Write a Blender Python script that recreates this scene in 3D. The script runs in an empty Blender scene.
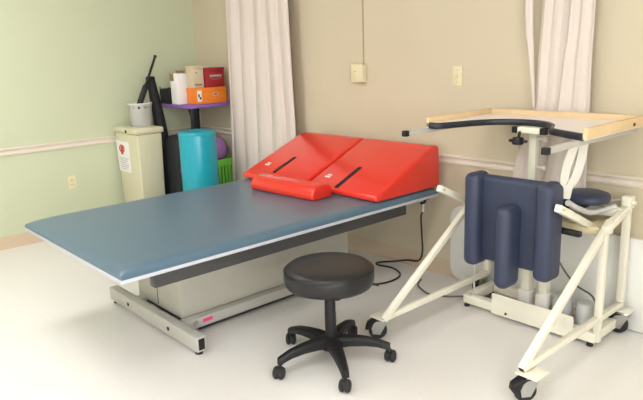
import bpy, bmesh, math, random
from mathutils import Vector, Matrix
random.seed(4)
S = bpy.context.scene
C = S.collection
PI = math.pi

# ------------------------------------------------------------------ materials
def lin(c):
    return tuple(((v/255)/12.92 if v/255 <= .04045 else ((v/255+.055)/1.055)**2.4) for v in c)

def mat(name, rgb, rough=.5, metal=0, var=.04, scale=30, bump=0, bscale=200, coat=0, spec=.5, sub=0):
    m = bpy.data.materials.new(name); m.use_nodes = True
    nt = m.node_tree; b = nt.nodes['Principled BSDF']
    b.inputs['Roughness'].default_value = rough
    b.inputs['Metallic'].default_value = metal
    b.inputs['Specular IOR Level'].default_value = spec
    if coat:
        b.inputs['Coat Weight'].default_value = coat
        b.inputs['Coat Roughness'].default_value = .12
    tc = nt.nodes.new('ShaderNodeTexCoord')
    n = nt.nodes.new('ShaderNodeTexNoise'); n.inputs['Scale'].default_value = scale
    n.inputs['Detail'].default_value = 4
    nt.links.new(tc.outputs['Object'], n.inputs['Vector'])
    r = nt.nodes.new('ShaderNodeValToRGB')
    l = lin(rgb)
    r.color_ramp.elements[0].position = .3; r.color_ramp.elements[1].position = .7
    r.color_ramp.elements[0].color = tuple(v*(1-var) for v in l)+(1,)
    r.color_ramp.elements[1].color = tuple(min(1, v*(1+var)) for v in l)+(1,)
    nt.links.new(n.outputs['Fac'], r.inputs['Fac'])
    nt.links.new(r.outputs['Color'], b.inputs['Base Color'])
    if bump:
        n2 = nt.nodes.new('ShaderNodeTexNoise'); n2.inputs['Scale'].default_value = bscale
        nt.links.new(tc.outputs['Object'], n2.inputs['Vector'])
        bp = nt.nodes.new('ShaderNodeBump'); bp.inputs['Strength'].default_value = bump
        bp.inputs['Distance'].default_value = .002
        nt.links.new(n2.outputs['Fac'], bp.inputs['Height'])
        nt.links.new(bp.outputs['Normal'], b.inputs['Normal'])
    return m

M = {}
M['green'] = mat('green_wall_paint', (199, 204, 173), .6, var=.012, scale=3, bump=.08, bscale=150)
M['beige'] = mat('beige_wall_paint', (205, 192, 166), .6, var=.012, scale=3, bump=.08, bscale=150)
M['ceil'] = mat('ceiling_paint', (235, 233, 226), .8, var=.01, scale=5)
M['rail'] = mat('rail_paint', (226, 214, 198), .45, var=.015, scale=8)
M['cove'] = mat('cove_base_vinyl', (203, 181, 155), .55, var=.03, scale=6)
M['vinyl'] = mat('blue_vinyl', (82, 106, 122), .3, var=.03, scale=60, bump=.06, bscale=500)
M['navy'] = mat('navy_vinyl', (56, 62, 83), .45, spec=.4, var=.03, scale=50, bump=.08, bscale=500)
M['trimwhite'] = mat('white_laminate_edge', (190, 190, 197), .4, var=.01)
M['darksteel'] = mat('dark_grey_steel', (66, 64, 64), .5, var=.03)
M['greysteel'] = mat('grey_powder_coat', (186, 182, 174), .42, metal=.1, var=.03)
M['panel'] = mat('warm_grey_panel', (186, 182, 168), .5, var=.02, scale=10)
M['black'] = mat('black_plastic', (22, 22, 24), .5, spec=.4, var=.08)
M['rubber'] = mat('black_rubber', (36, 36, 38), .7, var=.08)
M['blackvinyl'] = mat('black_vinyl', (31, 29, 30), .38, spec=.4, var=.05, bump=.05, bscale=400)
M['blackpad'] = mat('black_edge_padding', (32, 36, 46), .4, var=.05)
M['chrome'] = mat('zinc_plated_metal', (190, 190, 188), .28, metal=.9, var=.04)
M['red'] = mat('red_vinyl', (220, 50, 36), .2, var=.02, scale=12, coat=.25)
M['strap'] = mat('black_webbing', (22, 20, 22), .85, var=.1, scale=200)
M['whitemark'] = mat('white_print', (240, 225, 220), .6, var=.02)
M['cream'] = mat('cream_enamel', (233, 228, 210), .4, var=.015)
M['ply'] = mat('birch_plywood', (226, 196, 152), .5, var=.06, scale=14)
M['laminate'] = mat('pale_pink_laminate', (243, 233, 227), .35, var=.012, scale=20)
M['ptfe'] = mat('white_plastic', (230, 228, 220), .45, var=.01)
M['sling'] = mat('cream_sling_webbing', (212, 206, 194), .7, var=.02, scale=80)
M['board'] = mat('white_moulded_plastic', (228, 227, 220), .45, var=.012)
M['motor'] = mat('grey_motor_housing', (182, 182, 180), .5, var=.02)
M['curtain'] = mat('ivory_curtain_cloth', (219, 206, 197), .85, var=.02, scale=90, spec=.2)
M['bin'] = mat('cream_bin_plastic', (208, 202, 172), .5, var=.015)
M['paper'] = mat('white_paper', (236, 232, 228), .8, var=.01)
M['redink'] = mat('red_ink', (190, 70, 60), .8, var=.03)
M['greyink'] = mat('grey_ink', (185, 180, 178), .8, var=.03)
M['purple'] = mat('purple_plastic', (138, 96, 176), .45, var=.03)
M['teal'] = mat('teal_vinyl', (22, 160, 180), .3, var=.03, coat=.1)
M['purpleball'] = mat('lilac_rubber', (152, 108, 165), .45, var=.03)
M['lime'] = mat('lime_plastic', (128, 218, 76), .45, var=.03)
M['orange'] = mat('orange_card', (240, 130, 36), .6, var=.02)
M['redcard'] = mat('dark_red_card', (158, 34, 38), .6, var=.03)
M['kraft'] = mat('pale_kraft_card', (206, 188, 158), .75, var=.04)
M['brown'] = mat('brown_card', (150, 118, 88), .8, var=.05)
M['switch'] = mat('ivory_switch_plastic', (226, 214, 176), .4, var=.01)
M['dark'] = mat('dark_slot', (50, 44, 36), .7, var=.05)
M['conduit'] = mat('conduit_paint', (176, 156, 124), .5, var=.02)
M['pink'] = mat('pink_sticker', (240, 70, 130), .5, var=.02)
M['blackcloth'] = mat('black_nylon', (18, 18, 22), .7, var=.15, scale=60)
M['strapgrey'] = mat('grey_webbing', (196, 194, 190), .7, var=.03)
M['cableblack'] = mat('cable_black', (28, 28, 28), .5)
M['cablegrey'] = mat('cable_grey', (92, 90, 92), .5)
M['slot'] = mat('tan_plastic', (206, 192, 156), .5, var=.02)

# vinyl tile floor with faint seams and mottling
def floor_mat():
    m = bpy.data.materials.new('vinyl_tile_floor'); m.use_nodes = True
    nt = m.node_tree; b = nt.nodes['Principled BSDF']; b.inputs['Roughness'].default_value = .34
    tc = nt.nodes.new('ShaderNodeTexCoord')
    br = nt.nodes.new('ShaderNodeTexBrick'); br.offset = 0; br.inputs['Scale'].default_value = 1
    br.inputs['Brick Width'].default_value = .305; br.inputs['Row Height'].default_value = .305
    br.inputs['Mortar Size'].default_value = .0012
    br.inputs['Color1'].default_value = lin((231, 227, 221))+(1,)
    br.inputs['Color2'].default_value = lin((230, 226, 220))+(1,)
    br.inputs['Mortar'].default_value = lin((227, 222, 215))+(1,)
    n = nt.nodes.new('ShaderNodeTexNoise'); n.inputs['Scale'].default_value = 45; n.inputs['Detail'].default_value = 6
    mx = nt.nodes.new('ShaderNodeMixRGB'); mx.blend_type = 'MULTIPLY'; mx.inputs['Fac'].default_value = .06
    nt.links.new(tc.outputs['Object'], br.inputs['Vector']); nt.links.new(tc.outputs['Object'], n.inputs['Vector'])
    nt.links.new(br.outputs['Color'], mx.inputs['Color1']); nt.links.new(n.outputs['Fac'], mx.inputs['Color2'])
    nt.links.new(mx.outputs['Color'], b.inputs['Base Color'])
    return m
M['floor'] = floor_mat()

def emis(name, rgb, st):
    m = bpy.data.materials.new(name); m.use_nodes = True
    nt = m.node_tree; b = nt.nodes['Principled BSDF']
    b.inputs['Emission Color'].default_value = lin(rgb)+(1,)
    b.inputs['Emission Strength'].default_value = st
    return m
M['lamp'] = emis('fluorescent_diffuser', (250, 250, 252), 10)

# ------------------------------------------------------------------ mesh helpers
def nb(): return bmesh.new()

def box(bm, x0, x1, y0, y1, z0, z1, bev=0, seg=2, mtx=None):
    g = bmesh.ops.create_cube(bm, size=1)
    vs = g['verts']
    for v in vs:
        v.co = Vector(((x0+x1)/2+v.co.x*(x1-x0), (y0+y1)/2+v.co.y*(y1-y0), (z0+z1)/2+v.co.z*(z1-z0)))
    if bev:
        es = list({e for v in vs for e in v.link_edges})
        r = bmesh.ops.bevel(bm, geom=es, offset=bev, segments=seg, profile=.5, affect='EDGES')
        vs = list({v for f in r['faces'] for v in f.verts} | {v for v in vs if v.is_valid})
    if mtx:
        bmesh.ops.transform(bm, matrix=mtx, verts=[v for v in vs if v.is_valid])
    return vs

def beam(bm, a, b, w, h, bev=.004, up=(0, 0, 1)):
    """rectangular tube from a to b; w across, h along the up side"""
    a, b = Vector(a), Vector(b); d = b-a; L = d.length; d.normalize()
    u = Vector(up); s = d.cross(u)
    if s.length < 1e-4: s = d.cross(Vector((0, 1, 0)))
    s.normalize(); u = s.cross(d)
    mt = Matrix(((d.x, s.x, u.x, (a.x+b.x)/2), (d.y, s.y, u.y, (a.y+b.y)/2), (d.z, s.z, u.z, (a.z+b.z)/2), (0, 0, 0, 1)))
    return box(bm, -L/2, L/2, -w/2, w/2, -h/2, h/2, bev, 2, mt)

def smooth_path(pts, n=8):
    P = [Vector(p) for p in pts]; out = []
    for i in range(len(P)-1):
        p0 = P[max(i-1, 0)]; p1 = P[i]; p2 = P[i+1]; p3 = P[min(i+2, len(P)-1)]
        for k in range(n):
            t = k/n
            out.append(.5*((2*p1)+(p2-p0)*t+(2*p0-5*p1+4*p2-p3)*t*t+(3*p1-p0-3*p2+p3)*t**3))
    out.append(P[-1]); return out

def tube(bm, pts, r, n=10, cap=True):
    P = [Vector(p) for p in pts]; rs = r if isinstance(r, (list, tuple)) else [r]*len(P)
    t0 = (P[1]-P[0]).normalized()
    s = t0.cross(Vector((0, 0, 1)))
    if s.length < 1e-3: s = Vector((1, 0, 0))
    s.normalize(); rings = []
    for i, p in enumerate(P):
        t = ((P[min(i+1, len(P)-1)]-P[max(i-1, 0)])).normalized()
        s = (s-t*s.dot(t)).normalized(); u = t.cross(s)
        rings.append([bm.verts.new(p+rs[i]*(math.cos(2*PI*k/n)*s+math.sin(2*PI*k/n)*u)) for k in range(n)])
    for a, b in zip(rings, rings[1:]):
        for k in range(n):
            bm.faces.new((a[k], a[(k+1) % n], b[(k+1) % n], b[k]))
    if cap:
        bm.faces.new(list(reversed(rings[0]))); bm.faces.new(rings[-1])

def lathe(bm, prof, cx, cy, n=32, axis='z', mtx=None):
    """prof: list of (r, z)"""
    rings = []
    for r, z in prof:
        if r < 1e-5: rings.append([bm.verts.new((cx, cy, z))])
        else: rings.append([bm.verts.new((cx+r*math.cos(2*PI*k/n), cy+r*math.sin(2*PI*k/n), z)) for k in range(n)])
    for a, b in zip(rings, rings[1:]):
        for k in range(n):
            q = []
            for v in (a[k % len(a)], a[(k+1) % n % len(a)], b[(k+1) % n % len(b)], b[k % len(b)]):
                if v not in q: q.append(v)
            if len(q) > 2: bm.faces.new(q)
    if len(rings[0]) > 1: bm.faces.new(list(reversed(rings[0])))
    if len(rings[-1]) > 1: bm.faces.new(rings[-1])
    if mtx: bmesh.ops.transform(bm, matrix=mtx, verts=[v for r in rings for v in r])

def prism(bm, poly, axis, a0, a1, bev=0, seg=3):
    """extrude a 2-D polygon along axis x (poly = y,z), y (x,z) or z (x,y)"""
    def P(p, a):
        return {'x': (a, p[0], p[1]), 'y': (p[0], a, p[1]), 'z': (p[0], p[1], a)}[axis]
    A = [bm.verts.new(P(p, a0)) for p in poly]; B = [bm.verts.new(P(p, a1)) for p in poly]
    fs = [bm.faces.new(A), bm.faces.new(list(reversed(B)))]
    n = len(poly)
    for i in range(n): fs.append(bm.faces.new((A[i], B[i], B[(i+1) % n], A[(i+1) % n])))
    bmesh.ops.recalc_face_normals(bm, faces=fs)
    if bev:
        es = list({e for f in fs for e in f.edges})
        bmesh.ops.bevel(bm, geom=es, offset=bev, segments=seg, profile=.5, affect='EDGES', clamp_overlap=True)

ORG = [Vector((0, 0, 0))]
def obj(name, bm, m, parent=None, smooth=True, ang=40):
    bmesh.ops.recalc_face_normals(bm, faces=bm.faces)
    me = bpy.data.meshes.new(name)
    o = ORG[0] if parent is not None else Vector((0, 0, 0))
    if o.length: bmesh.ops.translate(bm, vec=-o, verts=bm.verts)
    bm.to_mesh(me); bm.free()
    me.materials.append(M[m])
    ob = bpy.data.objects.new(name, me); C.objects.link(ob)
    if smooth:
        for p in me.polygons: p.use_smooth = True
        me.set_sharp_from_angle(angle=math.radians(ang))
    if parent is not None: ob.parent = parent
    return ob

def tag(o, label, cat, group=None):
    o['label'] = label; o['category'] = cat
    if group: o['group'] = group
    return o

def thing(name, label, cat, loc, group=None):
    e = bpy.data.objects.new(name, None); C.objects.link(e); e.location = loc; e.empty_display_size = .1
    ORG[0] = Vector(loc)
    return tag(e, label, cat, group)

def struct(name, bm, m, parent=None):
    o = obj(name, bm, m, None, True); o['kind'] = 'structure'; return o

def single(name, bm, m, label, cat, group=None):
    """a one-mesh thing with its origin at its base"""
    cs = [v.co for v in bm.verts]
    loc = Vector((sum(c.x for c in cs)/len(cs), sum(c.y for c in cs)/len(cs), min(c.z for c in cs)))
    bmesh.ops.translate(bm, vec=-loc, verts=bm.verts)
    o = obj(name, bm, m); o.location = loc
    return tag(o, label, cat, group)

# ------------------------------------------------------------------ room
XR, YF, ZC = 7.2, -6.4, 2.65
b = nb(); box(b, -.1, XR+.1, YF-.1, .1, -.1, 0); struct('floor', b, 'floor')
b = nb(); box(b, -.1, XR+.1, YF-.1, .1, ZC, ZC+.1); struct('ceiling', b, 'ceil')
b = nb(); box(b, -.1, 0, YF, 0, 0, ZC); struct('wall_left', b, 'green')
b = nb(); box(b, -.1, XR+.1, 0, .1, 0, ZC); struct('wall_back', b, 'beige')
b = nb(); box(b, -.1, XR+.1, YF-.1, YF, 0, ZC); struct('wall_front', b, 'ceil')
WY0, WY1, WZ0, WZ1 = -5.9, -2.3, .85, 2.25
b = nb()
box(b, XR, XR+.1, YF, WY0, 0, ZC); box(b, XR, XR+.1, WY1, 0, 0, ZC); box(b, XR, XR+.1, WY0, WY1, 0, WZ0); box(b, XR, XR+.1, WY0, WY1, WZ1, ZC)
struct('wall_right', b, 'ceil')
b = nb()
for k in range(5):
    y = WY0+(WY1-WY0)*k/4; box(b, XR+.02, XR+.08, y-.03, y+.03, WZ0, WZ1)
for z in (WZ0, WZ1): box(b, XR-.03, XR+.09, WY0-.06, WY1+.06, z-.04, z+.04)
struct('added_window_1', b, 'ptfe')  # unseen window, added only as the opening for the fill light
ld_ = bpy.data.lights.new('fill_light', 'AREA'); ld_.shape = 'RECTANGLE'; ld_.size = WZ1-WZ0; ld_.size_y = WY1-WY0; ld_.energy = 110; ld_.color = (.95, .98, 1)  # added area fill, brightens the upright surfaces from out of view
lo_ = bpy.data.objects.new('fill_light', ld_); C.objects.link(lo_); lo_.location = (XR+.2, (WY0+WY1)/2, (WZ0+WZ1)/2); lo_.rotation_euler = (0, PI/2, 0)
# moulded chair rail profile (distance from wall, z)
RP = [(0, .742), (.010, .742), (.014, .748), (.014, .757), (.009, .762), (.009, .776), (.016, .781), (.022, .789), (.022, .796), (.016, .800), (0, .800)]
b = nb(); prism(b, [(d, z) for d, z in RP], 'y', YF, -.002); struct('trim_1', b, 'rail')
b = nb(); prism(b, [(-d, z) for d, z in RP], 'x', .002, XR); struct('trim_2', b, 'rail')
CP = [(0, 0), (.014, 0), (.006, .012), (.004, .02), (.004, .098), (.002, .103), (0, .103)]
b = nb(); prism(b, [(d, z) for d, z in CP], 'y', YF, -.002); struct('baseboard_left', b, 'cove')
b = nb(); prism(b, [(-d, z) for d, z in CP], 'x', .002, XR); struct('baseboard_back', b, 'cove')

# ceiling luminaires (above the frame): each one lights the room
for (x, y) in ((1.5, -2.3), (4.1, -2.9), (1.5, -4.9), (4.1, -5.3), (6.3, -2.6)):
    t = thing('ceiling_light', 'recessed fluorescent ceiling panel with white diffuser above the treatment room', 'ceiling light', (x, y, ZC), 'ceiling light panels')
    b = nb()
    for (x0, x1, y0, y1) in ((-.32, -.29, -.62, .62), (.29, .32, -.62, .62), (-.29, .29, -.62, -.59), (-.29, .29, .59, .62)):
        box(b, x+x0, x+x1, y+y0, y+y1, ZC-.025, ZC, .002)
    obj('frame', b, 'ptfe', t)
    b = nb(); box(b, x-.29, x+.29, y-.59, y+.59, ZC-.014, ZC-.002); obj('diffuser', b, 'lamp', t)

# ------------------------------------------------------------------ wall fittings
t = thing('light_switch', 'ivory light switch plate on the beige back wall', 'light switch', (2.98, 0, 1.222))
b = nb(); box(b, 2.945, 3.017, -.007, 0, 1.222, 1.339, .003); obj('cover_plate', b, 'switch', t)
b = nb(); box(b, 2.975, 2.987, -.016, -.005, 1.268, 1.293, .002); obj('toggle', b, 'switch', t)
for z in (1.244, 1.317):
    b = nb(); lathe(b, [(0, 0), (.004, 0), (.003, .002), (0, .002)], 0, 0, 10, mtx=Matrix.Translation((2.981, -.006, z)) @ Matrix.Rotation(PI/2, 4, 'X')); obj('screw', b, 'conduit', t)
t = thing('wall_control_box', 'ivory control box on back wall below thin vertical conduit', 'control box', (2.17, 0, 1.235))
b = nb(); box(b, 2.113, 2.222, -.045, 0, 1.235, 1.357, .005); obj('housing', b, 'switch', t)
b = nb(); box(b, 2.15, 2.163, -.048, -.043, 1.305, 1.312, .001); obj('button', b, 'conduit', t)
b = nb(); box(b, 2.194, 2.203, -.007, 0, 1.35, ZC-.001, .002); obj('conduit', b, 'conduit', t)
t = thing('wall_outlet', 'ivory duplex outlet low on the green left wall', 'outlet', (0, -1.294, .395))
b = nb(); box(b, 0, .006, -1.329, -1.259, .395, .508, .003); obj('cover_plate', b, 'switch', t)
for z in (.432, .471):
    b = nb(); box(b, .004, .009, -1.311, -1.277, z-.014, z+.014, .003)
    o = obj('receptacle', b, 'switch', t)
    b = nb(); box(b, .0085, .0095, -1.302, -1.299, z-.006, z+.006); box(b, .0085, .0095, -1.289, -1.286, z-.006, z+.006); obj('slots', b, 'dark', o)

# ------------------------------------------------------------------ treatment table
TX0, TX1, TY0, TY1 = 1.703, 2.925, -2.187, -.10
t = thing('treatment_table', 'wide blue padded treatment table with grey pedestal and foot rail', 'treatment table', ((TX0+TX1)/2, -1.15, 0))
b = nb(); box(b, TX0, TX1, TY0, TY1, .549, .566, .004, 2); obj('edge_board', b, 'trimwhite', t)
# cushion: rounded top edges, slightly inset
b = nb()
NXc, NYc = 24, 40
def ctop(u, v):     # u across, v along from the foot end; rolled long edges, tapered foot end
    x = TX0+.003+(TX1-TX0-.006)*u; y = TY0+.003+(TY1-TY0-.006)*v
    ex = min(x-TX0, TX1-x)-.003; ey = y-TY0-.003; eh = TY1-y-.003
    def rnd(e, r): return 1 if e >= r else math.sqrt(max(0, 1-(1-e/r)**2))
    h = .012+.028*rnd(ex, .045)*(.25+.75*rnd(ey, .20))*rnd(eh, .03)
    return (x, y, .5665+h)
us = sorted({0, .0015, .004, .008, .014, .022, .032, .04, .08, .2, .35} | {1-q for q in (0, .0015, .004, .008, .014, .022, .032, .04, .08, .2, .35)} | {.5})
vv = [0, .003, .008, .016, .028, .045, .07, .1, .15, .3, .45, .6, .75, .9, .97, .985, .992, .997, 1]
top = [[b.verts.new(ctop(u, v)) for u in us] for v in vv]
bot = [[b.verts.new((p.co.x, p.co.y, .5662)) for p in row] for row in top]
for j in range(len(vv)-1):
    for i in range(len(us)-1):
        b.faces.new((top[j][i], top[j][i+1], top[j+1][i+1], top[j+1][i]))
        b.faces.new((bot[j][i], bot[j+1][i], bot[j+1][i+1], bot[j][i+1]))
for j in range(len(vv)-1):
    for i in (0, -1): b.faces.new((top[j][i], top[j+1][i], bot[j+1][i], bot[j][i]))
for i in range(len(us)-1):
    for j in (0, -1): b.faces.new((top[j][i], top[j][i+1], bot[j][i+1], bot[j][i]))
obj('cushion', b, 'vinyl', t)
b = nb()
for x in (2.815, 1.82): beam(b, (x, -2.0, .503), (x, -.31, .503), .05, .09)
for y in (-1.85, -1.1, -.35): beam(b, (1.845, y, .511), (2.775, y, .511), .05, .06)
obj('top_frame', b, 'darksteel', t)
b = nb(); box(b, 1.915, 2.42, -1.665, -.41, .074, .50, .006); obj('pedestal', b, 'panel', t)
b = nb(); box(b, 2.158, 2.163, -1.667, -1.66, .09, .498); obj('panel_seam', b, 'darksteel', t)
b = nb(); box(b, 1.93, 2.405, -1.65, -.52, .05, .0735); obj('shadow_gap', b, 'darksteel', t)  # dark slab stands in for the shade in the gap under the pedestal
b = nb(); box(b, 2.0, 2.4, -1.55, -.55, .495, .53, .004); obj('lift_head', b, 'darksteel', t)
for y in (-1.735, -.78):
    b = nb(); beam(b, (1.715, y, .060), (2.733, y, .060), .055, .08, .006)
    fb = obj('foot_rail', b, 'greysteel', t)
    b = nb(); box(b, 2.726, 2.7345, y-.018, y+.018, .03, .09, .002); obj('open_end', b, 'black', fb)
    for x in (1.745, 2.70):
        b = nb(); lathe(b, [(0, 0), (.019, 0), (.02, .004), (.015, .012), (.008, .014), (.008, .024), (0, .024)], x, y, 16); obj('levelling_foot', b, 'rubber', fb)
    for x in (1.97, 2.445):
        b = nb(); lathe(b, [(0, 0), (.011, 0), (.011, .003), (0, .003)], 0, 0, 12, mtx=Matrix.Translation((x, y-.0275, .06)) @ Matrix.Rotation(PI/2, 4, 'X')); obj('bolt', b, 'black', fb)
for x in (1.955, 2.455):
    b = nb(); beam(b, (x, -1.705, .052), (x, -.81, .052), .06, .056, .005); sr = obj('side_rail', b, 'greysteel', t)
    if x > 2.2:
        b = nb(); box(b, x+.029, x+.0318, -1.575, -1.515, .046, .066, .001); obj('sticker', b, 'pink', sr)
        b = nb(); lathe(b, [(0, 0), (.015, 0), (.015, .004), (.008, .006), (0, .006)], 0, 0, 14, mtx=Matrix.Translation((x+.03, -1.625, .056)) @ Matrix.Rotation(PI/2, 4, 'Y')); obj('bolt', b, 'chrome', sr)
        b = nb(); box(b, x+.01, x+.028, -1.60, -.82, .012, .026); obj('rubber_strip', b, 'rubber', sr)
# hand control hook and cable
b = nb(); box(b, 2.82, 2.865, -.16, -.115, .52, .5485, .006); tube(b, smooth_path([(2.845, -.14, .535), (2.85, -.14, .515), (2.84, -.145, .50), (2.82, -.145, .495)]), .008, 8)
obj('hook', b, 'black', t)
b = nb(); tube(b, [(2.835, -.14, .502), (2.834, -.14, .44)], .011, 10); obj('cable_plug', b, 'chrome', t)
b = nb(); tube(b, smooth_path([(2.834, -.14, .445), (2.80, -.12, .40), (2.79, -.10, .28), (2.775, -.075, .14), (2.72, -.05, .065), (2.62, -.045, .045), (2.53, -.06, .02), (2.435, -.13, .007), (2.46, -.17, .006), (2.58, -.15, .006), (2.69, -.20, .006), (2.735, -.29, .006), (2.73, -.40, .006), (2.675, -.50, .006)]), .006, 8)
obj('control_cable', b, 'cableblack', t)

# ------------------------------------------------------------------ red wedges and bolster
ZT = .607
def wedge(x0, x1, yt, yb, zt, label):
    t = thing('wedge_cushion', label, 'cushion', ((x0+x1)/2, (yt+yb)/2, ZT), 'red positioning wedges')
    poly = [(yt, ZT), (yt-.004, ZT+.036), (yb-.07, zt+.004), (yb-.012, zt-.004), (yb, ZT)]
    b = nb(); prism(b, poly, 'x', x0, x1, .026, 5); obj('body', b, 'red', t, ang=50)
    s = (zt-ZT-.032)/(yb-.07-yt+.004)
    def on(y): return ZT+.036+s*(y-yt+.004)
    n = Vector((0, -s, 1)).normalized()
    def slab(name, xa, xb, ya, yb_, m, th=.003):
        ORG[0] = Vector(t.location); b = nb()
        a = Vector(((xa+xb)/2, ya, on(ya)))+n*(th/2-.0006); c = Vector(((xa+xb)/2, yb_, on(yb_)))+n*(th/2-.0006)
        beam(b, a, c, xb-xa, th, .0008, up=n); return obj(name, b, m, t)
    return slab
w1 = wedge(1.69, 2.312, -.715, -.085, .868, 'glossy red foam wedge on table, left one beside the curtain')
w1('strap', 1.955, 1.985, -.655, -.46, 'strap')
w2 = wedge(2.322, 2.922, -.665, -.08, .868, 'glossy red foam wedge on table, right one nearest the standing frame')
w2('strap', 2.565, 2.597, -.655, -.44, 'strap')
# small printed marks (illegible in the photo)
for w, x, y in ((w1, 1.79, -.592), (w2, 2.40, -.58)):
    w('printed_mark', x, x+.045, y, y+.012, 'whitemark', .003)
    w('printed_mark', x+.006, x+.04, y+.02, y+.03, 'whitemark', .003)
b = nb()
prof = [(-.885, ZT), (-.892, ZT+.03), (-.876, ZT+.066), (-.84, ZT+.086), (-.79, ZT+.090), (-.745, ZT+.08), (-.722, ZT+.05), (-.722, ZT)]
prism(b, prof, 'x', -.285, .285, .012, 3)
for v in b.verts: v.co = Vector((v.co.x, v.co.y, v.co.z))
bmesh.ops.transform(b, matrix=Matrix.Translation((2.325, -.80, 0)) @ Matrix.Rotation(math.radians(3), 4, 'Z') @ Matrix.Translation((0, .80, 0)), verts=b.verts)
single('bolster_cushion', b, 'red', 'low rounded red bolster lying on table in front of the wedges', 'cushion')

# ------------------------------------------------------------------ rolling stool
SX, SY = 3.240, -1.328
t = thing('rolling_stool', 'round black vinyl stool on a five-legged castor base', 'stool', (SX, SY, 0))
b = nb(); lathe(b, [(0, .392), (.185, .392), (.2, .398), (.208, .412), (.2115, .436), (.2105, .462), (.205, .478), (.19, .49), (.16, .496), (.1, .498), (0, .499)], SX, SY, 56); st = obj('seat', b, 'blackvinyl', t, ang=70)
b = nb(); tube(b, [(SX+.2085*math.cos(2*PI*k/56), SY+.2085*math.sin(2*PI*k/56), .472) for k in range(57)], .0025, 6); obj('piping', b, 'blackvinyl', st)
b = nb(); lathe(b, [(0, .36), (.05, .36), (.09, .385), (.09, .3925), (0, .3925)], SX, SY, 24); obj('seat_plate', b, 'black', t)
b = nb(); lathe(b, [(0, .22), (.014, .22), (.014, .375), (0, .375)], SX, SY, 20); obj('gas_lift', b, 'chrome', t)
b = nb(); lathe(b, [(0, .09), (.027, .09), (.027, .255), (.026, .26), (.026, .300), (.0255, .302), (.0255, .36), (.023, .365), (0, .365)], SX, SY, 24); obj('column', b, 'black', t)
b = nb(); lathe(b, [(0, .075), (.05, .075), (.055, .09), (.05, .128), (.036, .138), (0, .138)], SX, SY, 28); obj('hub', b, 'black', t)
b = nb(); tube(b, smooth_path([(SX+.03, SY+.03, .395), (SX+.13, SY+.13, .393), (SX+.16, SY+.165, .385)]), .006, 8); obj('height_lever', b, 'black', t)
for k in range(5):
    a = math.radians(-102+72*k)
    R = Matrix.Translation((SX, SY, 0)) @ Matrix.Rotation(a, 4, 'Z')
    b = nb()
    prof = [(.035, .112, .074, .046), (.09, .116, .062, .042), (.16, .113, .052, .036), (.22, .104, .043, .032), (.262, .090, .036, .030), (.28, .080, .032, .036)]
    rings = []
    for (r, z, w, h) in prof:
        ring = []
        for (sy, sz) in ((-.5, -.5), (-.5, .2), (-.3, .5), (.3, .5), (.5, .2), (.5, -.5)):
            ring.append(b.verts.new((r, sy*w, z+sz*h)))
        rings.append(ring)
    for p, q in zip(rings, rings[1:]):
        for i in range(6): b.faces.new((p[i], p[(i+1) % 6], q[(i+1) % 6], q[i]))
    b.faces.new(list(reversed(rings[0]))); b.faces.new(rings[-1])
    bmesh.ops.transform(b, matrix=R, verts=b.verts)
    lg = obj('leg', b, 'black', t)
    b = nb()
    sw = math.radians([40, -30, 70, 20, -50][k])
    W = Matrix.Translation((SX, SY, 0)) @ Matrix.Rotation(a, 4, 'Z') @ Matrix.Translation((.276, 0, 0)) @ Matrix.Rotation(sw, 4, 'Z')
    for s in (-1, 1):
        lathe(b, [(0, -.012), (.018, -.012), (.026, -.008), (.0305, 0), (.026, .008), (.018, .012), (0, .012)], 0, 0, 20, mtx=W @ Matrix.Translation((.012, s*.0135, .0306)) @ Matrix.Rotation(PI/2, 4, 'X'))
    box(b, -.012, .034, -.006, .006, .02, .056, .003, 1, W)
    tube(b, [W @ Vector((0, 0, .04)), W @ Vector((0, 0, .078))], .0065, 8)
    obj('castor', b, 'rubber', lg)

# ------------------------------------------------------------------ standing frame with tray
FL, FR, FM = 3.28, 4.06, 3.67
t = thing('standing_frame', 'cream steel standing frame on castors with tray and navy knee pads', 'standing frame', (FM, -.5, 0))
def castor(x, y, par, sw, cover, h=.05, zo=0):
    b = nb(); box(b, x-h, x+h, y-h, y+h, .122, .130, .002); pl = obj('castor_plate', b, 'cream', par)
    W = Matrix.Translation((x, y, 0)) @ Matrix.Rotation(sw, 4, 'Z')
    b = nb(); lathe(b, [(0, -.014), (.036, -.014), (.047, -.01), (.049, 0), (.047, .01), (.036, .014), (0, .014)], 0, 0, 26, mtx=W @ Matrix.Translation((.028, 0, .0492)) @ Matrix.Rotation(PI/2, 4, 'X')); obj('wheel', b, 'rubber', par)
    b = nb()
    lathe(b, [(0, .106), (.028, .106), (.031, .112), (.028, .122), (0, .122)], x, y, 20)
    for s in (-1, 1):
        vs = []
        prism(b, [(-.03, .112), (.034, .112), (.056, .062), (.05, .03), (.012, .03)], 'y', s*.021-.0015, s*.021+.0015)
    for v in list(b.verts):
        if abs(v.co.x) < 1 and abs(v.co.y) < .1: v.co = W @ v.co
    tube(b, [W @ Vector((.028, -.026, .05)), W @ Vector((.028, .026, .05))], .007, 10)
    obj('castor_fork', b, 'chrome', par)
    if cover:
        b = nb(); prism(b, [(-.02, .108), (.045, .112), (.085, .085), (.09, .055), (.078, .05), (.06, .078), (.03, .1)], 'y', -.024, .024, .002, 1)
        bmesh.ops.transform(b, matrix=W, verts=b.verts); obj('brake_pedal', b, 'black', par)
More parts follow.
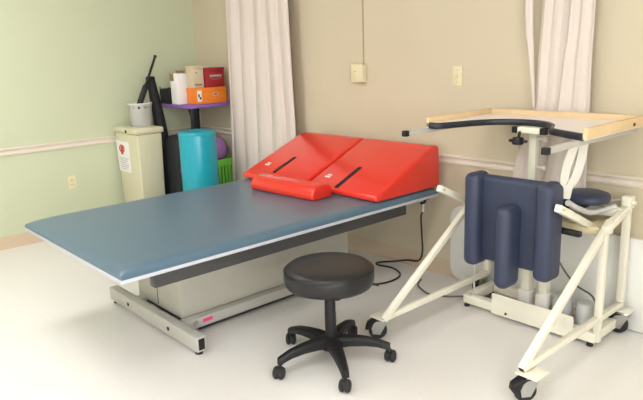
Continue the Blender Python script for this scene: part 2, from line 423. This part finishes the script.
for X, s in ((FL, -1), (FR, 1)):
    b = nb()
    zo = -.02 if s < 0 else 0
    beam(b, (X, -.99, .150+zo), (X, -.066, .150+zo), .029, .029)                 # lower rail
    sf = obj('lower_rail', b, 'cream', t)
    b = nb(); beam(b, (X-.004*s, -1.01, .142+zo), (X-.004*s, -.262, .622+zo), .031, .031, .004)
    dg = obj('diagonal_brace', b, 'cream', t)
    d = Vector((0, .748, .48)).normalized()
    b = nb(); p = Vector((X-.004*s, -1.01, .142+zo)); beam(b, p-d*.0012, p+d*.004, .024, .024, .002); obj('end_cap', b, 'black', dg)
    if s > 0:
        b = nb(); beam(b, (X, -.325, .03), (X, -.325, .575), .032, .032); obj('middle_post', b, 'cream', t)
    b = nb(); beam(b, (X, -.085, .166+zo), (X, -.085, .705), .034, .034); rp = obj('rear_post', b, 'cream', t)
    b = nb(); box(b, X-.024, X+.024, -.109, -.061, .655, .715, .004); obj('collar', b, 'cream', rp)
    b = nb(); lathe(b, [(0, 0), (.009, 0), (.009, .02), (0, .022)], 0, 0, 12, mtx=Matrix.Translation((X+.02, -.085, .685)) @ Matrix.Rotation(PI/2, 4, 'Y')); obj('knob', b, 'cream', rp)
    b = nb(); beam(b, (X, -.32, .592), (X, -.10, .652), .034, .04); obj('upper_rail', b, 'cream', t)
    for y, sw, cv in ((-.975, math.radians(235 if s > 0 else 215), True), (-.09, math.radians(185 if s > 0 else -100), s > 0)):
        castor(X+((.025 if s > 0 else -.03) if y < -.5 else .03*s), y, sf, sw, cv, .05 if y < -.5 else .034)
# arms that carry the knee pad
for X, s in ((3.31, -1), (3.965, 1)):
    b = nb(); beam(b, (X, -.60, .738), (X, -.225, .565), .03, .034, .003); ar = obj('pad_arm', b, 'cream', t)
    b = nb(); lathe(b, [(0, 0), (.006, 0), (.006, .003), (0, .003)], 0, 0, 10, mtx=Matrix.Translation((X+.015, -.575, .727)) @ Matrix.Rotation(PI/2, 4, 'Y')); obj('bolt', b, 'chrome', ar)
    b = nb(); beam(b, (X, -.24, .572), (FL if s < 0 else FR, -.24, .572), .03, .03); obj('arm_bracket', b, 'cream', ar)
    b = nb(); lathe(b, [(0, 0), (.02, .003), (.02, .018), (0, .022)], 0, 0, 14, mtx=Matrix.Translation((X+.016, -.26, .58)) @ Matrix.Rotation(PI/2, 4, 'Y')); obj('clamp_knob', b, 'black', ar)
# dark cross bar below the pad arms
b = nb(); beam(b, (3.42, -.28, .565), (FR-.02, -.28, .565), .03, .026); obj('cross_bar', b, 'black', t)
# base
b = nb()
beam(b, (FL+.02, -.33, .052), (FR, -.33, .052), .05, .05)
beam(b, (FL+.035, -.305, .052), (FL+.035, -.06, .052), .05, .05)
beam(b, (FR-.025, -.305, .052), (FR-.025, -.06, .052), .05, .05)
beam(b, (FL+.06, -.085, .052), (FR-.05, -.085, .052), .05, .05)
bs = obj('base_frame', b, 'cream', t)
b = nb(); prism(b, [(3.49, .02), (3.955, .02), (3.955, .13), (3.95, .136), (3.50, .138), (3.49, .132)], 'y', -.362, -.356, .001, 1); cp = obj('cover_plate', b, 'cream', t)
for x in (3.58, 3.83):
    b = nb(); lathe(b, [(0, 0), (.008, 0), (.006, .005), (0, .006)], 0, 0, 12, mtx=Matrix.Translation((x, -.362, .04)) @ Matrix.Rotation(PI/2, 4, 'X')); obj('screw', b, 'darksteel', cp)
for k in range(4):
    x = (FL+.03, FR-.03)[k % 2]; y = (-.33, -.085)[k//2]
    b = nb(); lathe(b, [(0, 0), (.016, 0), (.016, .008), (.01, .028), (0, .028)], x, y, 14); obj('glide_foot', b, 'rubber', bs)
# twin lift columns, motors
for x in (3.635, 3.735):
    b = nb(); beam(b, (x, -.25, .068), (x, -.25, .62), .05, .05, .006, up=(0, 1, 0)); lc = obj('lift_column', b, 'cream', t)
    b = nb(); box(b, x-.033, x+.033, -.283, -.217, .0685, .17, .006); obj('column_boot', b, 'ptfe', lc)
for (x, y, r, h) in ((3.835, -.24, .05, .19), (3.96, -.25, .045, .185)):
    b = nb(); lathe(b, [(0, .02), (r, .02), (r, h-.02), (r*.85, h-.004), (r*.5, h), (0, h)], x, y, 28); obj('motor', b, 'motor', t)
b = nb(); tube(b, smooth_path([(3.74, -.24, .46), (3.80, -.2, .32), (3.88, -.2, .24), (3.97, -.2, .2), (4.0, -.22, .13), (3.985, -.25, .09)]), .005, 8); obj('motor_cable', b, 'cablegrey', t)
b = nb(); tube(b, smooth_path([(2.86, -.19, .006), (2.90, -.27, .006), (2.97, -.32, .006), (3.06, -.35, .006), (3.15, -.31, .006), (3.22, -.24, .006), (3.32, -.15, .006), (3.5, -.16, .006), (3.7, -.17, .006), (3.82, -.22, .03)]), .005, 8); obj('power_cord', b, 'cablegrey', t)
# main post to tray
b = nb(); beam(b, (3.64, -.25, .60), (3.64, -.25, 1.03), .04, .036, .005, up=(0, 1, 0)); po = obj('tray_post', b, 'cream', t)
for z in (.985, .84):
    b = nb(); tube(b, [(3.657, -.25, z), (3.70, -.262, z)], .006, 8); lathe(b, [(0, -.008), (.012, -.006), (.012, .006), (0, .008)], 0, 0, 12, mtx=Matrix.Translation((3.707, -.264, z)) @ Matrix.Rotation(PI/2, 4, 'Y')); obj('locking_pin', b, 'ptfe', po)
b = nb(); box(b, 3.605, 3.73, -.36, -.18, 1.022, 1.052, .004); tb = obj('tray_bracket', b, 'cream', t)
for x in (3.592, 3.743):
    b = nb(); box(b, x-.016, x+.016, -.362, -.33, 1.020, 1.052, .004); obj('end_cap', b, 'black', tb)
b = nb(); lathe(b, [(0, -.02), (.026, -.018), (.03, -.008), (.03, .008), (.026, .016), (0, .018)], 3.622, -.375, 8, mtx=Matrix.Translation((0, 0, .985))); box(b, 3.575, 3.67, -.387, -.363, .977, .991, .005); tube(b, [(3.622, -.375, .99), (3.622, -.36, 1.03)], .007, 8)
obj('tray_knob', b, 'black', tb)

# tray
TL, TR, TF, TB = 3.27, 4.098, -.655, -.082
cut = smooth_path([(3.338, -.652, 0), (3.368, -.59, 0), (3.415, -.46, 0), (3.48, -.36, 0), (3.57, -.315, 0), (3.66, -.305, 0), (3.745, -.335, 0), (3.82, -.41, 0), (3.86, -.485, 0), (3.885, -.545, 0)], 5)
outl = [(TL, TB), (TL, TF)] + [(p.x, p.y) for p in cut] + [(TR, TF), (TR, TB)]
def tray_slab(z0, z1):
    # strips: for every x column from back edge to front outline
    b = nb()
    front = [(TL, TF)] + [(p.x, p.y if i > 0 else TF) for i, p in enumerate(cut)] + [(TR, TF)]
    top = [(b.verts.new((x, TB, z1)), b.verts.new((x, y, z1))) for x, y in front]
    bot = [(b.verts.new((x, TB, z0)), b.verts.new((x, y, z0))) for x, y in front]
    for i in range(len(front)-1):
        b.faces.new((top[i][0], top[i][1], top[i+1][1], top[i+1][0]))
        b.faces.new((bot[i][0], bot[i+1][0], bot[i+1][1], bot[i][1]))
        b.faces.new((top[i][1], bot[i][1], bot[i+1][1], top[i+1][1]))
        b.faces.new((top[i][0], top[i+1][0], bot[i+1][0], bot[i][0]))
    b.faces.new((top[0][0], bot[0][0], bot[0][1], top[0][1])); b.faces.new((top[-1][0], top[-1][1], bot[-1][1], bot[-1][0]))
    return b
tr = obj('tray_board', tray_slab(1.056, 1.076), 'cream', t)
obj('tray_surface', tray_slab(1.0762, 1.0795), 'laminate', tr)
b = nb()
box(b, TL-.006, TL+.014, TF, TB, 1.06, 1.107, .003)
box(b, TR-.014, TR+.006, TF, TB, 1.06, 1.107, .003)
box(b, TL-.006, TR+.006, TB-.014, TB+.006, 1.06, 1.107, .003)
obj('tray_rim', b, 'ply', tr)
# padded front edge following the cutout
b = nb()
fp = [Vector((TL+.02, TF, 0)), Vector((3.31, TF, 0))] + [Vector(p) for p in cut] + [Vector((3.91, -.563, 0)), Vector((TR-.016, TF+.002, 0))]
rings = []
for i, p in enumerate(fp):
    d = (fp[min(i+1, len(fp)-1)]-fp[max(i-1, 0)]).normalized(); s = Vector((-d.y, d.x, 0))
    ring = []
    for (a, z) in ((.008, 1.081), (.008, 1.084), (-.004, 1.0845), (-.009, 1.080), (-.010, 1.07), (-.009, 1.058), (-.004, 1.0535), (.008, 1.0535), (.008, 1.0555), (-.002, 1.0555), (-.002, 1.081)):
        ring.append(b.verts.new((p.x+s.x*a, p.y+s.y*a, z)))
    rings.append(ring)
for p, q in zip(rings, rings[1:]):
    n = len(p)
    for i in range(n): b.faces.new((p[i], q[i], q[(i+1) % n], p[(i+1) % n]))
b.faces.new(rings[0]); b.faces.new(list(reversed(rings[-1])))
obj('edge_padding', b, 'blackpad', tr, ang=60)
b = nb(); tube(b, [(TR+.0055, -.20, 1.078), (TR+.0105, -.20, 1.078)], .008, 12); obj('rim_screw', b, 'dark', tr)
for x, yt in ((3.262, -.80), (4.062, -.90)):
    b = nb(); beam(b, (x, yt, 1.043), (x, -.08, 1.043), .024, .024, .002); hb = obj('slide_tube', b, 'greysteel', t)
    b = nb(); beam(b, (x, yt-.022, 1.043), (x, yt+.006, 1.043), .029, .029, .003); obj('end_cap', b, 'black', hb)

# knee pad: board, two side bolsters, pommel
PX0, PX1 = 3.452, 3.92
b = nb(); box(b, PX0+.012, PX1-.006, -.525, -.455, .375, .822, .03, 5); kp = obj('knee_pad', b, 'navy', t, ang=70)
for (xa, xb, za, zb) in ((PX0-.008, PX0+.078, .350, .835), (PX1-.085, PX1+.006, .355, .830)):
    b = nb(); box(b, xa, xb, -.585, -.447, za, zb, .036, 6); obj('side_bolster', b, 'navy', kp, ang=70)
b = nb(); box(b, 3.66, 3.745, -.645, -.50, .288, .706, .044, 7); obj('pommel', b, 'navy', kp, ang=70)
b = nb(); tube(b, smooth_path([(3.475, -.51, .36), (3.475, -.51, .28), (3.474, -.505, .18), (3.465, -.51, .165), (3.455, -.52, .17)]), .0055, 8); obj('hanger_rod', b, 'chrome', kp)
b = nb(); beam(b, (3.44, -.435, .60), (4.0, -.435, .585), .03, .026); box(b, 3.50, 3.79, -.455, -.42, .55, .7, .003); obj('pad_carrier', b, 'black', kp)
# hip pad, its arm and gate
b = nb(); lathe(b, [(0, .685), (.09, .685), (.107, .692), (.112, .71), (.106, .727), (.085, .735), (0, .738)], 3.906, -.20, 36); hp = obj('hip_pad', b, 'navy', t, ang=70)
b = nb(); box(b, 3.78, 3.92, -.28, -.12, .655, .684, .012, 3); obj('pad_base', b, 'black', hp)
b = nb(); tube(b, [(4.01, -.17, .70), (4.045, -.09, .70)], .0045, 8); obj('pivot_rod', b, 'chrome', hp)
b = nb(); prism(b, [(3.70, -.34), (4.035, -.32), (4.035, -.13), (3.98, -.07), (3.72, -.09)], 'z', .555, .60, .012, 2); gt = obj('gate_tray', b, 'slot', t)
b = nb(); prism(b, [(3.75, -.30), (3.97, -.28), (3.97, -.2), (3.76, -.16)], 'z', .597, .6025, .001, 1); obj('recess', b, 'conduit', gt)
b = nb(); beam(b, (3.72, -.2, .645), (4.06, -.13, .64), .05, .045, .01); obj('gate_bar', b, 'cream', t)
# hanging sling belt: an elongated loop from the tray corner, with webbing below
b = nb()
A = Vector((3.985, -.46, 1.04)); B = Vector((3.935, -.46, .82))
d = (B-A); L = d.length; d.normalize(); s = d.cross(Vector((.55, -.83, 0))).normalized()
s = Vector((.83, .53, .12)).normalized()
loop = []
for k in range(41):
    a = 2*PI*k/40
    w = .052 if math.sin(a) > -2 else 0
    loop.append(A+d*(L/2)*(1-math.cos(a))+s*((.026-.005*math.cos(a))*math.copysign(abs(math.sin(a))**.7, math.sin(a))))
nrm = d.cross(s).normalized()
rings = []
for i, p in enumerate(loop[:-1]):
    q = loop[(i+1) % 40]-loop[i-1]; q.normalize(); o_ = q.cross(nrm).normalized()
    rings.append([b.verts.new(p+o_*a+nrm*c) for a, c in ((-.018, -.011), (.018, -.011), (.022, 0), (.018, .011), (-.018, .011), (-.022, 0))])
for i in range(40):
    p, q = rings[i], rings[(i+1) % 40]
    for j in range(6): b.faces.new((p[j], p[(j+1) % 6], q[(j+1) % 6], q[j]))
sl = obj('sling_handle', b, 'sling', t, ang=70)
b = nb(); tube(b, smooth_path([A+Vector((-.03, -.02, .012)), A+Vector((-.01, -.02, .02)), A+Vector((.01, 0, .012)), A+Vector((.02, .01, -.02))]), .012, 8); obj('hanging_strap', b, 'strapgrey', sl)
b = nb(); beam(b, (3.94, -.46, .835), (3.925, -.46, .75), .045, .02, .006, up=(.5, -.8, 0)); obj('strap_end', b, 'sling', sl)
b = nb(); tube(b, smooth_path([(3.945, -.47, .735), (3.955, -.38, .69), (3.965, -.28, .655), (3.99, -.2, .655), (4.03, -.15, .672)]), .014, 10); obj('belt_tube', b, 'strapgrey', sl)

# white board leaning behind the frame
b = nb()
def rrect(x0, x1, z0, z1, r, n=6):
    out = []
    for cx, cz, a0 in ((x1-r, z1-r, 0), (x0+r, z1-r, 90), (x0+r, z0+r, 180), (x1-r, z0+r, 270)):
        for k in range(n+1):
            a = math.radians(a0+90*k/n); out.append((cx+r*math.cos(a), cz+r*math.sin(a)))
    return out
prism(b, rrect(2.965, 4.55, .004, .49, .09), 'y', -.034, -.010, .006, 2)
bmesh.ops.transform(b, matrix=Matrix.Translation((0, 0, 0)), verts=b.verts)
single('folding_tabletop', b, 'board', 'white plastic panel with rounded corners leaning on wall behind frame', 'panel')

# ------------------------------------------------------------------ curtains
def curtain(name, y0, bot, top, zb, zt, nf, amp, label, ph=0, flat=0):
    """bot/top: (x0, x1) at zb/zt"""
    NX, NZ = nf*10, 26; b = nb(); grid = []
    rnd = random.Random(ph); amps = [rnd.uniform(.55, 1.15) for _ in range(nf+2)]; shift = [rnd.uniform(-.25, .25) for _ in range(nf+2)]
    for j in range(NZ+1):
        v = j/NZ; z = zb+(zt-zb)*v; xa = bot[0]+(top[0]-bot[0])*v; xb = bot[1]+(top[1]-bot[1])*v
        row = []
        for i in range(NX+1):
            u = i/NX; f = u*nf; k = int(min(f, nf-1e-6)); w = amps[k]*(1-(f-k))+amps[k+1]*(f-k)
            yy = y0+amp*w*math.sin(2*PI*f+shift[k]*0+.5*math.sin(3*v+k))*(.75+.25*v)+.2*amp*math.sin(5*v+9*u)
            xx = xa+(xb-xa)*u+.35*(xb-xa)/nf*.3*math.cos(2*PI*f+1.2*v)
            row.append(b.verts.new((xx, yy, z)))
        grid.append(row)
    for j in range(NZ):
        for i in range(NX): b.faces.new((grid[j][i], grid[j][i+1], grid[j+1][i+1], grid[j+1][i]))
    return b
t = thing('privacy_curtain', 'ivory pleated curtain hanging beside the corner shelf behind the table', 'curtain', (1.2, -.15, .25))
b = curtain('c', -.10, (.60, 1.56), (.715, 1.49), .25, ZC-.03, 5, .026, '', 3); cl = obj('cloth', b, 'curtain', t, ang=180); md = cl.modifiers.new('thick', 'SOLIDIFY'); md.thickness = .003
b = nb(); box(b, .6, 1.75, -.12, -.08, ZC-.03, ZC-.001, .004); obj('track', b, 'ptfe', t)
t = thing('privacy_curtain', 'ivory curtain gathered against wall behind the wooden tray', 'curtain', (3.63, -.09, .52))
def gather(edges, y0, nf, amp, ph):
    # edges: (z, x0, x1) from top to bottom; folds fan out with the cloth
    b = nb(); grid = []; NX = nf*12
    E = [Vector(e) for e in edges]; E = smooth_path(E, 8)
    for e in E:
        row = []
        for i in range(NX+1):
            q = i/NX; f = q*nf
            yy = y0+amp*(math.sin(2*PI*f+ph+.9*e.x)*.7+.3*math.sin(4.4*PI*f+1.7*ph))
            row.append(b.verts.new((e.y+(e.z-e.y)*(q+.018*math.sin(2*PI*f+ph)), yy, e.x)))
        grid.append(row)
    for p, q in zip(grid, grid[1:]):
        for i in range(NX): b.faces.new((p[i], p[i+1], q[i+1], q[i]))
    return b
def cloth(name, b):
    cl = obj(name, b, 'curtain', t, ang=180); md = cl.modifiers.new('thick', 'SOLIDIFY'); md.thickness = .003
cloth('rear_panel', gather([(ZC-.03, 3.55, 3.76), (1.66, 3.53, 3.712), (1.3, 3.515, 3.70), (1.116, 3.505, 3.69), (.80, 3.405, 3.66), (.53, 3.38, 3.66)], -.037, 3, .007, .4))
cloth('front_panel', gather([(ZC-.03, 3.70, 3.82), (1.66, 3.695, 3.82), (1.35, 3.672, 3.818), (1.116, 3.652, 3.822), (.80, 3.60, 3.825), (.53, 3.55, 3.83)], -.056, 2, .009, 2.2))
cloth('loose_edge', gather([(ZC-.03, 3.40, 3.475), (1.66, 3.437, 3.487), (1.4, 3.473, 3.502), (1.2, 3.503, 3.517), (1.12, 3.512, 3.522)], -.053, 1, .006, 1.0))
b = nb(); box(b, 3.35, 4.0, -.095, -.055, ZC-.03, ZC-.001, .004); obj('track', b, 'ptfe', t)

# ------------------------------------------------------------------ corner: bin and what stands on it
BX0, BX1, BY0, BY1 = .03, .475, -.90, -.655
t = thing('waste_bin', 'tall cream lidded bin with paper notice against the green wall', 'bin', ((BX0+BX1)/2, (BY0+BY1)/2, 0))
b = nb(); vs = box(b, BX0+.012, BX1-.012, BY0+.01, BY1-.01, 0, .838)
for v in b.verts:
    if v.co.z < .1:
        v.co.x = (BX0+BX1)/2+(v.co.x-(BX0+BX1)/2)*.86; v.co.y = (BY0+BY1)/2+(v.co.y-(BY0+BY1)/2)*.9
bmesh.ops.bevel(b, geom=b.edges[:], offset=.012, segments=3, profile=.5, affect='EDGES'); obj('body', b, 'bin', t)
b = nb(); box(b, BX0, BX1, BY0-.006, BY1+.006, .8385, .885, .012, 3); ld = obj('lid', b, 'bin', t)
b = nb(); tube(b, [(.30, BY0-.0055, .857), (.30, BY0-.012, .857)], .012, 12); obj('lock', b, 'dark', ld)
def fpt(x, z, off):   # a point on the tapered front face of the bin
    k = 1-z/.838
    return Vector(((BX0+BX1)/2+(x-(BX0+BX1)/2)*(1-.14*k), BY0+.01+.1*.1125*k-off, z))
def fslab(x0, x1, z0, z1, off):
    b = nb(); q = [fpt(x0, z0, off), fpt(x1, z0, off), fpt(x1, z1, off), fpt(x0, z1, off)]
    A = [b.verts.new(p) for p in q]; Bv = [b.verts.new(p+Vector((0, .002, 0))) for p in q]
    b.faces.new(A); b.faces.new(list(reversed(Bv)))
    for i in range(4): b.faces.new((A[i], Bv[i], Bv[(i+1) % 4], A[(i+1) % 4]))
    return b
nt_ = obj('notice', fslab(.045, .29, .50, .765, .0015), 'paper', t)
b = nb()
c0 = fpt(.15, .70, .004)
tube(b, [(c0.x+.042*math.cos(2*PI*k/24), c0.y, c0.z+.03*math.sin(2*PI*k/24)) for k in range(25)], .005, 6)
box(b, c0.x-.02, c0.x+.02, c0.y-.001, c0.y+.001, c0.z-.05, c0.z+.02, .0005, 1)
obj('red_symbol', b, 'redink', nt_)
b = nb()
for k in range(6):
    c = fpt(.165, .615-.018*k, .0024); box(b, c.x-.085+.01*(k % 2), c.x+.09-.02*(k % 3), c.y-.0006, c.y+.0006, c.z-.003, c.z+.003)
obj('text_lines', b, 'greyink', nt_)

# white slotted basket with a rod in it
t = thing('plastic_basket', 'white slotted plastic basket standing on the cream bin', 'basket', (.25, -.735, .886))
b = nb(); N = 40; rows = [(.886, .086), (.90, .09), (.955, .092), (.975, .093), (1.035, .096), (1.055, .097), (1.075, .098)]
grid = [[b.verts.new((.25+r*math.cos(2*PI*k/N), -.735+r*math.sin(2*PI*k/N), z)) for k in range(N)] for z, r in rows]
for j in range(len(rows)-1):
    for k in range(N):
        if j == 4 and k % 3 == 0: continue
        b.faces.new((grid[j][k], grid[j][(k+1) % N], grid[j+1][(k+1) % N], grid[j+1][k]))
b.faces.new(list(reversed(grid[0])))
bmesh.ops.solidify(b, geom=b.faces[:], thickness=.004); obj('basket_wall', b, 'ptfe', t)
b = nb(); tube(b, [(.25+.098*math.cos(2*PI*k/N), -.735+.098*math.sin(2*PI*k/N), 1.076) for k in range(N+1)], .005, 8); obj('rim', b, 'ptfe', t)
t = thing('reacher_rod', 'slim black rod leaning up out of the white basket', 'rod', (.25, -.77, .90))
P0, P1 = Vector((.25, -.815, .897)), Vector((.235, -.545, 1.455))
b = nb(); tube(b, [P0, P1], .011, 10); obj('shaft', b, 'black', t)
b = nb(); q = P0+(P1-P0)*.24; q2 = P0+(P1-P0)*.60; tube(b, [q, q+(q2-q)*.1, q+(q2-q)*.9, q2], [.014, .026, .024, .014], 12); obj('grip', b, 'black', t)
b = nb(); tube(b, [P1, P1+(P1-P0).normalized()*.015], .014, 10); obj('tip', b, 'rubber', t)
# long black case behind the bin
b = nb(); pts = smooth_path([(.30, -.54, .0), (.285, -.545, .4), (.24, -.555, .85), (.20, -.565, 1.1), (.185, -.58, 1.27)], 6)
n_ = len(pts); tube(b, pts, [.07-.035*(i/(n_-1)) for i in range(n_)], 14)
t = thing('long_bag', 'long black bag standing upright between the bin and shelf', 'bag', (.30, -.54, 0))
obj('bag_body', b, 'blackcloth', t)
b = nb(); lathe(b, [(0, 1.265), (.037, 1.265), (.04, 1.275), (.034, 1.292), (0, 1.296)], .185, -.581, 16); obj('bag_cap', b, 'blackcloth', t)

# ------------------------------------------------------------------ corner shelf unit
RX0, RX1, RY0, RY1 = .05, .58, -.45, -.05
t = thing('shelf_unit', 'plastic shelf unit with purple shelves and black posts in corner', 'shelf', (.3, -.25, 0))
for z in (1.015, .22):
    b = nb(); box(b, RX0, RX1, RY0, RY1, z, z+.032, .008, 2); obj('shelf_board', b, 'purple', t)
for x, y in ((RX1-.04, RY0+.05), (RX0+.05, RY1-.05)):
    for za, zb in ((0, .22), (.252, 1.015)):
        b = nb(); lathe(b, [(0, za), (.03, za), (.034, za+.03), (.024, za+.07), (.024, zb-.07), (.034, zb-.02), (.034, zb), (0, zb)], x, y, 18); obj('post', b, 'black', t)
ZS = 1.0475
# black desk basket
t = thing('mesh_organiser', 'small black open basket at left end of the purple shelf', 'basket', (.16, -.39, ZS))
b = nb(); x0, x1, y0, y1 = .075, .235, -.44, -.33
box(b, x0, x1, y0, y1, ZS, ZS+.006)
for a in ((x0, x1, y0, y0+.005), (x0, x1, y1-.005, y1), (x0, x0+.005, y0, y1), (x1-.005, x1, y0, y1)): box(b, *a, ZS, ZS+.12)
obj('basket_wall', b, 'blackcloth', t)
b = nb()
for a in ((x0-.003, x1+.003, y0-.003, y0+.007), (x0-.003, x1+.003, y1-.007, y1+.003), (x0-.003, x0+.007, y0, y1), (x1-.007, x1+.003, y0, y1)): box(b, *a, ZS+.12, ZS+.13, .002)
obj('rim', b, 'black', t)
b = nb()
for x, y in ((x0, y0), (x1, y0), (x0, y1), (x1, y1)): tube(b, [(x, y, ZS), (x, y, ZS+.145)], .005, 6)
obj('corner_post', b, 'black', t)
# white upright carton
t = thing('upright_carton', 'narrow white upright carton between black basket and orange box', 'box', (.32, -.41, ZS))
b = nb(); box(b, .285, .40, -.448, -.345, ZS, ZS+.262, .002); obj('carton', b, 'paper', t)
b = nb(); box(b, .286, .35, -.4495, -.447, ZS+.20, ZS+.262, .0005); obj('brown_panel', b, 'brown', t)
b = nb(); beam(b, (.32, -.36, ZS+.262), (.29, -.355, ZS+.285), .07, .003, .0005); obj('flap', b, 'brown', t)
# orange box
t = thing('shoe_box', 'long orange box lying on the front of the purple shelf', 'box', (.45, -.24, ZS))
b = nb(); box(b, .405, .555, -.362, -.055, ZS, ZS+.10, .002); obj('tray', b, 'orange', t)
b = nb(); box(b, .402, .558, -.365, -.052, ZS+.10, ZS+.135, .002); obj('lid', b, 'orange', t)
b = nb(); box(b, .557, .5595, -.352, -.308, ZS+.02, ZS+.115, .0005); lb = obj('side_label', b, 'paper', t)
b = nb(); box(b, .559, .5605, -.345, -.33, ZS+.06, ZS+.085); box(b, .559, .5605, -.332, -.315, ZS+.04, ZS+.06); obj('print', b, 'dark', lb)
b = nb(); lathe(b, [(0, 0), (.028, 0), (.028, .001), (0, .001)], 0, 0, 18, mtx=Matrix.Translation((.5552, -.17, ZS+.075)) @ Matrix.Rotation(PI/2, 4, 'Y') @ Matrix.Scale(.5, 4, (1, 0, 0))); obj('oval_mark', b, 'kraft', t)
b = nb(); box(b, .556, .5572, -.185, -.155, ZS+.07, ZS+.082); obj('mark_print', b, 'redcard', t)
# pale carton and red box on the orange one
Z2 = ZS+.1362
t = thing('open_carton', 'pale cardboard carton on orange box, left of the dark red box', 'box', (.45, -.335, Z2))
b = nb(); box(b, .41, .53, -.358, -.26, Z2, Z2+.17, .002); obj('carton', b, 'kraft', t)
b = nb(); box(b, .405, .535, -.363, -.2565, Z2+.165, Z2+.185, .002); obj('top_flap', b, 'kraft', t)
b = nb(); lathe(b, [(0, 0), (.008, 0), (.008, .001), (0, .001)], 0, 0, 12, mtx=Matrix.Translation((.530, -.33, Z2+.13)) @ Matrix.Rotation(PI/2, 4, 'Y')); box(b, .5296, .531, -.35, -.28, Z2+.02, Z2+.035); obj('print', b, 'brown', t)
t = thing('red_carton', 'dark red printed box on top of the orange box', 'box', (.47, -.15, Z2))
b = nb(); box(b, .42, .545, -.25, -.06, Z2, Z2+.145, .002); obj('carton', b, 'redcard', t)
b = nb(); box(b, .415, .55, -.2515, -.058, Z2+.145, Z2+.165, .002); obj('lid', b, 'redcard', t)
b = nb()
for k in range(7): box(b, .5445, .5462, -.205+.017*k, -.193+.017*k, Z2+.085+.004*(k % 2), Z2+.105)
tube(b, smooth_path([(.546, -.20, Z2+.075), (.546, -.15, Z2+.066), (.546, -.09, Z2+.078)]), .0012, 5)
obj('print', b, 'greyink', t)
# below the shelf
t = thing('plastic_crate', 'lime green plastic crate on lower shelf behind the teal roll', 'crate', (.4, -.2, .2525))
b = nb(); x0, x1, y0, y1 = .36, .60, -.285, -.065
zc0, zc1 = .633, .0
ZL = .2525
box(b, x0, x1, y0, y1, ZL, ZL+.01)
for a in ((x0, x1, y0, y0+.008), (x0, x1, y1-.008, y1), (x0, x0+.008, y0, y1), (x1-.008, x1, y0, y1)):
    box(b, *a, ZL, ZL+.06); box(b, *a, ZL+.24, ZL+.28)
for k in range(7):
    y = y0+(y1-y0-.02)*k/6
    box(b, x1-.008, x1, y, y+.02, ZL+.05, ZL+.245); box(b, x0, x0+.008, y, y+.02, ZL+.05, ZL+.245)
for k in range(6):
    x = x0+(x1-x0-.02)*k/5
    box(b, x, x+.02, y0, y0+.008, ZL+.05, ZL+.245); box(b, x, x+.02, y1-.008, y1, ZL+.05, ZL+.245)
obj('crate_wall', b, 'lime', t)
b = nb(); box(b, x0-.008, x1+.008, y0-.008, y0+.01, ZL+.28, ZL+.30, .003); box(b, x0-.008, x1+.008, y1-.01, y1+.008, ZL+.28, ZL+.30, .003); box(b, x0-.008, x0+.01, y0, y1, ZL+.28, ZL+.30, .003); box(b, x1-.01, x1+.008, y0, y1, ZL+.28, ZL+.30, .003); obj('rim', b, 'lime', t)
b = nb(); bmesh.ops.create_uvsphere(b, u_segments=28, v_segments=16, radius=.125, matrix=Matrix.Translation((.475, -.175, .632)))
single('exercise_ball', b, 'purpleball', 'lilac exercise ball resting in the lime green crate', 'ball')
b = nb(); box(b, .14, .335, -.345, -.14, .2535, .60, .05, 4); box(b, .17, .31, -.32, -.17, .58, .68, .03, 3)
single('soft_bag', b, 'blackcloth', 'soft black bag under the purple shelf behind the bin', 'bag')
t = thing('carry_bag', 'tall black bag on the floor between the bin and teal roll', 'bag', (.55, -.66, 0))
b = nb(); box(b, .385, .63, -.63, -.47, 0, .80, .07, 5); obj('bag_body', b, 'blackcloth', t)
b = nb(); tube(b, smooth_path([(.625, -.60, .50), (.645, -.59, .62), (.64, -.55, .66), (.645, -.51, .62), (.625, -.49, .50)]), .01, 8); obj('handle', b, 'purple', t)
# teal roll
t = thing('bolster_roll', 'upright teal vinyl therapy roll in front of the shelf unit', 'therapy roll', (.82, -.54, 0))
b = nb(); lathe(b, [(0, 0), (.13, 0), (.147, .012), (.15, .03), (.15, .835), (.146, .853), (.13, .862), (.05, .862), (.045, .855), (0, .853)], .82, -.54, 44); obj('roll_body', b, 'teal', t, ang=60)
b = nb(); lathe(b, [(.149, .83), (.1525, .833), (.1525, .838), (.149, .841)], .82, -.54, 44); obj('piping', b, 'teal', t)

# ------------------------------------------------------------------ camera
r = Vector((0.6689504, 0.74251891, -0.03422032)); u = Vector((-0.14898833, 0.17904578, 0.97249426)); f = Vector((-0.72822238, 0.645452, -0.2303994))
cd = bpy.data.cameras.new('camera'); cd.sensor_width = 36; cd.lens = 625.798/643*36
co = bpy.data.objects.new('camera', cd); C.objects.link(co)
co.matrix_world = Matrix(((r.x, u.x, -f.x, 5.2828), (r.y, u.y, -f.y, -3.16863), (r.z, u.z, -f.z, 1.45), (0, 0, 0, 1)))
S.camera = co
w = bpy.data.worlds.new('world'); S.world = w; w.use_nodes = True
w.node_tree.nodes['Background'].inputs['Color'].default_value = (.9, .95, 1, 1)
w.node_tree.nodes['Background'].inputs['Strength'].default_value = .05
S.view_settings.view_transform = 'Standard'; S.view_settings.look = 'None'
S.view_settings.exposure = .5; S.view_settings.gamma = 1; S.view_settings.use_curve_mapping = False
